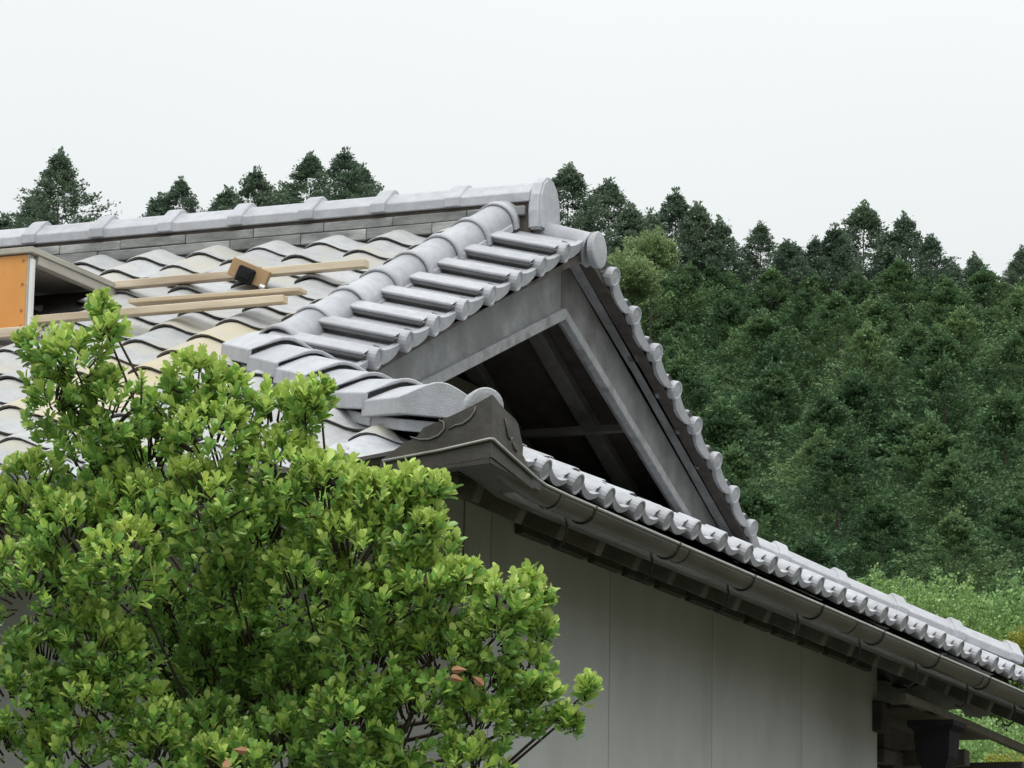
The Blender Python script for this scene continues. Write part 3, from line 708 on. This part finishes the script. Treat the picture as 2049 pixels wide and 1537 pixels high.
for j in range(NY):
    for i in range(NX): a = j*(NX+1)+i; fs.append((a, a+1, a+NX+2, a+NX+1))
gme = mesh('ground', vs, fs, ['ground', 'hill'], smooth=True)
for p in gme.polygons:
    if p.center.z > -4.5: p.material_index = 1
g = ob('ground', gme); g['kind'] = 'structure'

# ------------------------------------------------------------------ woodland
def crown(seed, H, RM, size, nb, per, shape='con', top=1.6, mt='con'):
    r_ = random.Random(seed); vs = []; fs = []
    for b_i in range(nb):
        if shape == 'con':
            h = H*(r_.random()**1.25)*.92; 
            rr = RM*min(1, h/(top*1.9)+.04)**.9*r_.uniform(.35, 1.18); az = r_.uniform(0, 2*math.pi)
            z0 = H-h; tip = Vector((math.cos(az)*rr, math.sin(az)*rr, z0+rr*.30*r_.uniform(-.8, .7))); base = Vector((0, 0, z0-.25*rr))
            if b_i < 5: tip = Vector((r_.uniform(-.06, .06), r_.uniform(-.06, .06), H+r_.uniform(-.1, .4))); base = Vector((0, 0, H-1.2))
        else:
            az = r_.uniform(0, 2*math.pi); ph = math.acos(r_.uniform(-.3, 1)); q = r_.uniform(.8, 1.12)
            lump = 1+.28*mnoise.noise(Vector((math.cos(az)*1.3+seed, math.sin(az)*1.3, ph*1.5)))
            tip = Vector((math.sin(ph)*math.cos(az)*RM*q*lump, math.sin(ph)*math.sin(az)*RM*q*lump, H*.55+math.cos(ph)*H*.45*q*lump)); base = Vector((0, 0, H*.5))
        dr = tip-base
        for k in range(per):
            t = 1-(r_.random()**1.6)*.5
            c = base+dr*t+Vector((r_.gauss(0, 1), r_.gauss(0, 1), r_.gauss(0, .55)))*size*1.15*(1.15-t*.5)
            d = (dr.normalized()+Vector((r_.uniform(-1, 1), r_.uniform(-1, 1), r_.uniform(-.6, .8)))*.8).normalized()
            s_ = d.cross(Vector((r_.uniform(-1, 1), r_.uniform(-1, 1), r_.uniform(.3, 1.6)))).normalized()
            L = size*r_.uniform(.6, 1.4); w = L*(.30 if shape == 'con' else .45)
            k0 = len(vs); vs += [c, c+d*L*.5+s_*w, c+d*L, c+d*L*.5-s_*w]; fs.append((k0, k0+1, k0+2, k0+3))
    return mesh('crown', vs, fs, mt)
def trunk(H, r):
    b = MB(); b.tube([(0, 0, -.6), (.04, .02, H*.3), (-.03, .03, H*.65), (0, 0, H*.97)], [r, r*.8, r*.5, r*.1], 7)
    rr = random.Random(int(H*100))
    for i in range(8):
        z = H*(.35+.07*i); a = rr.uniform(0, 6.28); L = r*7*(1-z/H)+.3
        b.tube([(0, 0, z), (math.cos(a)*L*.5, math.sin(a)*L*.5, z+.12), (math.cos(a)*L, math.sin(a)*L, z+.3)], [r*.25, r*.15, r*.05], 4)
    return b.me('trunk', 'bark', True)
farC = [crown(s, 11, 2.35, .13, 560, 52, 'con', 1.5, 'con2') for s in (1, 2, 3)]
midC = [crown(s, 10, 2.6, .125, 620, 54, 'con', 1.25, 'con') for s in (11, 12, 13, 14)]
nearC = [crown(s, 8, 2.5, .085, 760, 70, 'con', 1.15, 'con') for s in (21, 22, 23)]
brC = [crown(31, 4.2, 2.0, .12, 500, 44, 'br', 1, 'pbroad'), crown(32, 4.2, 2.2, .062, 900, 66, 'br', 1, 'broad')]
brY = crown(41, 2.6, 1.2, .05, 600, 60, 'br', 1, 'yell')
tr11, tr5 = trunk(11, .11), trunk(4.0, .08)
def place(px, py, d):      # a point the view passes through, d metres away
    return CAM+(F+Rv*((px-1024.5)/7363.36)-Uv*((py-768.5)/7363.36))*d
def tree(name, px, py, d, me, H, sc, label, cat, group=None, trk=None):
    p = place(px, py, d); base = hz(p.x, p.y); 
    zs = max(.5, (p.z-base)/H); 
    sx = sc*rnd.uniform(.92, 1.1)
    t = bpy.data.objects.new(name, None); t.empty_display_size = .3
    m = Matrix.Translation((p.x, p.y, base)) @ Matrix.Rotation(rnd.uniform(0, 6.28), 4, 'Z')
    link(t, None, m); tag(t, label, cat, group)
    # the crown keeps its natural height at the top; the trunk makes up the difference
    off = (p.z-base)-H*sc
    c = ob('crown', me, t, m @ Matrix.Translation((0, 0, off)) @ Matrix.Diagonal((sx, sx, sc, 1)))
    k = (p.z-base)/(11 if trk is tr11 else 4.0)
    ob('trunk', trk, t, m @ Matrix.Diagonal((1, 1, k*.94, 1)))
    return t
skyL = [(120, 318, 'isolated rounded conifer on the skyline above the orange box'), (8, 448, 'conifer tip at the left picture edge behind the ridge'),
        (362, 366, 'small ragged conifer standing alone on the skyline left of the main row'), (322, 405, 'low conifer top just left of the small ragged one'),
        (512, 352, 'conifer with fine pointed top left of the tall pair'), (458, 392, 'low conifer crown at the left end of the skyline row'),
        (570, 388, 'short conifer crown between two taller ones above the ridge'), (622, 322, 'tall conifer left of the dense one above the main ridge'),
        (690, 314, 'tallest dense conifer of the row above the ridge'), (722, 345, 'narrow conifer at the right end of the row above the ridge'),
        (75, 400, 'low conifer crown leaning on the isolated rounded one'), (1138, 345, 'tall dark conifer rising right behind the ridge end'),
        (1218, 375, 'pointed conifer second from the ridge end'), (1262, 425, 'slender conifer third from the ridge end'),
        (1352, 396, 'conifer crown on the skyline above the pale green tree'), (1395, 420, 'rounded conifer on the skyline next to the gap'),
        (1440, 455, 'low conifer at the left end of the skyline gap'), (1522, 456, 'pointed conifer standing in the skyline gap'), (1575, 490, 'low conifer top right of the gap'),
        (1632, 486, 'tiny slender conifer tip left of the big crown'), (1672, 466, 'conifer shoulder on the left of the big crown'), (1728, 422, 'highest ragged conifer of the right skyline'),
        (1810, 445, 'broad conifer right beside the highest ragged one'), (1862, 480, 'drooping conifer on the right flank of the skyline'), (1905, 535, 'low conifer spray at the foot of the right flank'),
        (1955, 530, 'small pointed conifer near the right picture edge'), (2045, 505, 'conifer cut by the right picture edge'), (1302, 440, 'low conifer behind the pale green tree')]
for px, py, lb in skyL:
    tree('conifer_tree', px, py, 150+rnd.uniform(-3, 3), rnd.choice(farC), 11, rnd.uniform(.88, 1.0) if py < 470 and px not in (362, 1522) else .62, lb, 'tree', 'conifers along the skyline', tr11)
# wood on the slope: staggered rows
rows = [(143, 1330, 560, 150), (136, 1290, 590, 170), (128, 1260, 640, 170), (119, 1230, 700, 180), (110, 1240, 760, 190), (101, 1270, 820, 200), (93, 1300, 880, 215), (85, 1330, 945, 230), (78, 1380, 1010, 245), (71, 1450, 1080, 255), (65, 1520, 1150, 260)]
for x in range(1230, 2150, 90): tree('conifer_tree', x, 505+rnd.uniform(-15, 15)+(25 if x > 1850 else 0), 153, rnd.choice(farC), 11, .7, 'dark green conifer crown in the dense wood on the slope behind the house', 'tree', 'conifers in the wood on the slope', tr11)
for ri, (d, xs, yt, st) in enumerate(rows):
    x = xs-40+rnd.uniform(-30, 30)
    while x < 2280:
        y_ = yt+rnd.uniform(-45, 45)+max(0, (x-1700))*(.10 if ri < 3 else 0) + (30 if ri < 2 and 1430 < x < 1680 else 0)
        me = rnd.choice(midC if d > 95 else nearC); H = 10 if d > 95 else 8
        tree('conifer_tree', x, y_, d+rnd.uniform(-2.5, 2.5), me, H, rnd.uniform(.75, 1.0), 'dark green conifer crown in the dense wood on the slope behind the house', 'tree', 'conifers in the wood on the slope', tr11)
        x += st*rnd.uniform(.75, 1.15)
for x in (1150, 1230, 1300, 1380): tree('conifer_tree', x, 520+rnd.uniform(-20, 30), 140, rnd.choice(midC), 10, .85, 'dark green conifer crown in the dense wood on the slope behind the house', 'tree', 'conifers in the wood on the slope', tr11)
for x in range(1290, 2200, 85): tree('conifer_tree', x, 545+rnd.uniform(-18, 18)+(20 if x > 1850 else 0), 147, rnd.choice(midC), 10, .8, 'dark green conifer crown in the dense wood on the slope behind the house', 'tree', 'conifers in the wood on the slope', tr11)
for (px, py, d, sc, lb) in [(1305, 468, 133, .5, 'pale green broadleaf tree among the conifers below the skyline'), (1255, 515, 131, .55, 'pale green broadleaf crown just right of the round end cap')]:
    tree('broadleaf_tree', px, py, d, brC[0], 4.2, sc, lb, 'tree', 'broadleaf trees on the slope', tr5)
for (px, py, d, sc, lb) in [(1800, 1165, 44, .52, 'light green shrub rising behind the low end of the roof'), (1905, 1195, 43, .58, 'light green shrub in the middle of the clump behind the gutter'),
                            (2010, 1180, 44, .6, 'light green shrub at the right picture edge above the roof'), (1850, 1450, 36, .6, 'green shrub seen under the eave left of the hopper'),
                            (1960, 1465, 35, .6, 'green shrub seen under the eave right of the hopper'), (2060, 1440, 38, .7, 'green shrub at the lower right picture corner'), (1790, 1400, 40, .6, 'green shrub showing beside the end of the wall')]:
    tree('garden_shrub', px, py, d, brC[1], 4.2, sc, lb, 'shrub', 'light green shrubs beyond the house', tr5)
tree('yellow_shrub', 2058, 1262, 38, brY, 2.6, .26, 'yellow green shrub tip at the right edge above the tiles', 'shrub', None, tr5)
tree('yellow_shrub', 2030, 1512, 28, brY, 2.6, .3, 'yellow green shrub below the eave in the bottom right corner', 'shrub', None, tr5)

# ------------------------------------------------------------------ shrub in front of the house
LV = [Vector(v) for v in ((0, 0, 0), (.24, .11, .05), (.58, .25, .10), (.86, .20, .06), (1, 0, -.03), (.86, -.20, .06), (.58, -.25, .10), (.24, -.11, .05), (.5, 0, -.02), (.8, 0, -.02))]
LF = [(0, 1, 8), (1, 2, 8), (2, 9, 8), (2, 3, 9), (3, 4, 9), (0, 8, 7), (7, 8, 6), (6, 8, 9), (6, 9, 5), (5, 9, 4)]
leafme = {k: mesh('leaf_'+k, LV, [f for f in LF], k, smooth=True) for k in ('young', 'mid', 'old')}
lobes = [  # px, py, radius px, depth offset m, youngness
 (205, 620, 28, 0, 1), (215, 668, 34, 0, .9), (75, 690, 42, 0, .9), (150, 735, 70, .05, .8), (110, 810, 75, .05, .7), (215, 830, 85, .1, .5), (395, 770, 66, 0, .9), (340, 830, 70, .1, .6),
 (455, 800, 55, 0, .9), (610, 815, 48, 0, 1), (640, 790, 32, 0, 1), (545, 850, 80, .05, .9), (420, 890, 90, 0, .8), (300, 930, 100, .2, .4), (180, 930, 95, .2, .35), (70, 985, 75, .1, .6),
 (35, 1060, 90, .1, .6), (140, 1080, 100, .0, .6), (270, 1050, 110, .05, .6), (420, 1010, 100, -.05, .9), (560, 960, 90, .0, .9), (520, 1080, 110, .1, .5), (650, 1000, 90, .0, .8), (745, 1012, 68, 0, 1),
 (815, 985, 52, 0, 1), (865, 985, 38, 0, 1), (800, 1050, 80, .05, .8), (700, 1120, 100, .0, .8), (850, 1060, 38, 0, .9), (610, 1190, 105, .0, .5), (480, 1180, 80, .1, .4), (250, 1130, 85, -.1, .8),
 (60, 1180, 95, .0, .5), (160, 1200, 80, .15, .3), (760, 1230, 100, .0, .7), (850, 1170, 70, .0, .9), (925, 1155, 34, 0, 1), (890, 1240, 75, .05, .7), (1000, 1215, 62, 0, .9), (1055, 1165, 26, 0, 1),
 (1062, 1205, 42, 0, 1), (1075, 1262, 34, 0, .8), (985, 1280, 60, 0, .6), (880, 1330, 90, 0, .5), (740, 1340, 95, 0, .5), (970, 1370, 62, 0, .6), (1055, 1340, 50, 0, .8), (1090, 1400, 36, 0, .8), (1178, 1382, 24, 0, 1),
 (1130, 1440, 34, .05, .8), (1055, 1430, 45, 0, .7), (830, 1440, 95, 0, .5), (950, 1460, 70, 0, .6), (700, 1460, 95, 0, .4), (580, 1390, 70, .25, .2), (560, 1500, 80, .05, .3), (420, 1480, 80, .2, .2),
 (190, 1290, 75, 0, .8), (240, 1330, 70, 0, .7), (90, 1330, 85, .1, .3), (40, 1400, 90, .1, .3), (180, 1420, 80, 0, .6), (300, 1440, 70, 0, .7), (310, 1520, 80, 0, .7), (150, 1520, 85, 0, .7), (30, 1510, 70, .05, .5),
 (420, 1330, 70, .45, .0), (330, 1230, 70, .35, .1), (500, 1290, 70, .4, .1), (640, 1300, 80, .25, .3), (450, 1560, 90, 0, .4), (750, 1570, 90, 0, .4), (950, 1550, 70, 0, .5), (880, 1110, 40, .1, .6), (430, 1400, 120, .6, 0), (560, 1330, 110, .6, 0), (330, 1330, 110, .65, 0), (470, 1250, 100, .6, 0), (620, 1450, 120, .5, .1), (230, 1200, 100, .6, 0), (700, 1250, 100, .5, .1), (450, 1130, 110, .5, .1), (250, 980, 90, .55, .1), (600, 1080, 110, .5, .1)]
BD = 9.7
shrub = empty('leafy_shrub', place(420, 768, BD+.95).xy.to_3d()+Vector((0, 0, -4.95)))
tag(shrub, 'large leafy shrub with yellow green young leaves in front of the house', 'shrub')
rb = random.Random(5)
root = Vector((shrub.matrix_basis.translation.x, shrub.matrix_basis.translation.y, -4.95))
limb = MB(); limb.tube([root+Vector((0, 0, -.2)), root+Vector((.03, 0, .9)), root+Vector((-.04, .02, 1.7)), root+Vector((0, 0, 2.3))], [.07, .055, .045, .035], 8)
ob('trunk', limb.me('shrub_trunk', 'bark', True), shrub)
twigs = MB(); leaves = []
def rosette(c, ax, young, sz):
    n = rb.randint(7, 11); ax = ax.normalized(); s_ = ax.cross(Vector((rb.uniform(-1, 1), rb.uniform(-1, 1), rb.uniform(-1, 1)))).normalized(); t_ = ax.cross(s_)
    a0 = rb.uniform(0, 6.28)
    for i in range(n):
        a = a0+i*2.4; open_ = .35+.75*(i/n)+rb.uniform(-.15, .15); back = i/n*sz*.9
        d = (s_*math.cos(a)+t_*math.sin(a))*math.sin(open_)+ax*math.cos(open_)
        side = d.cross(ax); side = side.normalized() if side.length > 1e-3 else s_
        up = side.cross(d).normalized()*-1
        up = -up if up.dot(ax) < 0 else up
        side = up.cross(d)
        L = sz*rb.uniform(.7, 1.15)
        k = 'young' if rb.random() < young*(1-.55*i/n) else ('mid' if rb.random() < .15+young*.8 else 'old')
        leaves.append((k, frame(d*L, side*L, up*L, c-ax*back)))
import itertools
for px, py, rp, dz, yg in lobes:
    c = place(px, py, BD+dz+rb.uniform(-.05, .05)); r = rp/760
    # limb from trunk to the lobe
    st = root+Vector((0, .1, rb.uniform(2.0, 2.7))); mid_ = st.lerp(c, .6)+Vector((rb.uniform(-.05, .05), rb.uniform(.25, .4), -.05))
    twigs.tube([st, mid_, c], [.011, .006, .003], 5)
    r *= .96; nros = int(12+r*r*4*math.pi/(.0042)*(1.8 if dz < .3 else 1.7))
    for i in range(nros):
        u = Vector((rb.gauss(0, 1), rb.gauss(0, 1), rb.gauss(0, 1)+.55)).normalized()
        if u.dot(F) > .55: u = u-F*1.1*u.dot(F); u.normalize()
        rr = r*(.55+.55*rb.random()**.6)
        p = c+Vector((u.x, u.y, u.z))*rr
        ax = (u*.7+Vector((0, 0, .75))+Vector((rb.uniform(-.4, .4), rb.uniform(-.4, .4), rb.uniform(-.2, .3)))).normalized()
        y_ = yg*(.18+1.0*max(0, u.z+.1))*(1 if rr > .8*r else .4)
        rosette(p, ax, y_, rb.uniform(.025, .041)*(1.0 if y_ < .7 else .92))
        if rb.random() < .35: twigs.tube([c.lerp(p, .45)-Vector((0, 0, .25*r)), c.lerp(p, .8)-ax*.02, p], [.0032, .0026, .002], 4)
# a bare young shoot standing clear of the crown, and a few dry leaves
sh0 = place(282, 810, BD-.1); sh1 = place(284, 752, BD-.1)
twigs.tube([sh0, sh1], [.003, .0025], 5); rosette(sh1, Vector((0, 0, 1)), 1, .024)
ob('branches', twigs.me('twigs', 'twig', True), shrub)
dead = MB()
for px, py in ((935, 1340), (945, 1352), (465, 1500), (455, 1515), (928, 1362)):
    c = place(px, py, BD-.18); d = Vector((rb.uniform(-1, 1), rb.uniform(-1, 1), rb.uniform(-1, .3))).normalized(); s_ = d.cross(F).normalized()
    L = .042; dead.add(LV, LF, 0, frame(d*L, s_*L, s_.cross(d)*L, c))
dl = ob('dry_leaves', dead.me('dead', 'dead'), shrub); dl['label'] = 'dry reddish brown leaves'
# the leaves that show largest are parts, the rest one mass
def vis(mw):
    p = mw.translation-CAM; z = p.dot(F); x = 1024.5+7363*p.dot(Rv)/z; y = 768.5-7363*p.dot(Uv)/z
    return z if 10 < x < 2040 and 10 < y < 1527 else 99
order = sorted(range(len(leaves)), key=lambda i: vis(leaves[i][1]))
mass = MB()
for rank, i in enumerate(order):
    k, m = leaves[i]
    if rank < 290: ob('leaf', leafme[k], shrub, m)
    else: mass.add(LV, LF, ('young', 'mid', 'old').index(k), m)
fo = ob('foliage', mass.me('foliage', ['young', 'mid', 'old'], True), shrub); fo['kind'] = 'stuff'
print('leaves', len(leaves))

# ------------------------------------------------------------------ lift everything so the ground is z = 0
for o in S.objects:
    if o.parent is None:
        o.matrix_basis = Matrix.Translation((0, 0, ZO)) @ o.matrix_basis
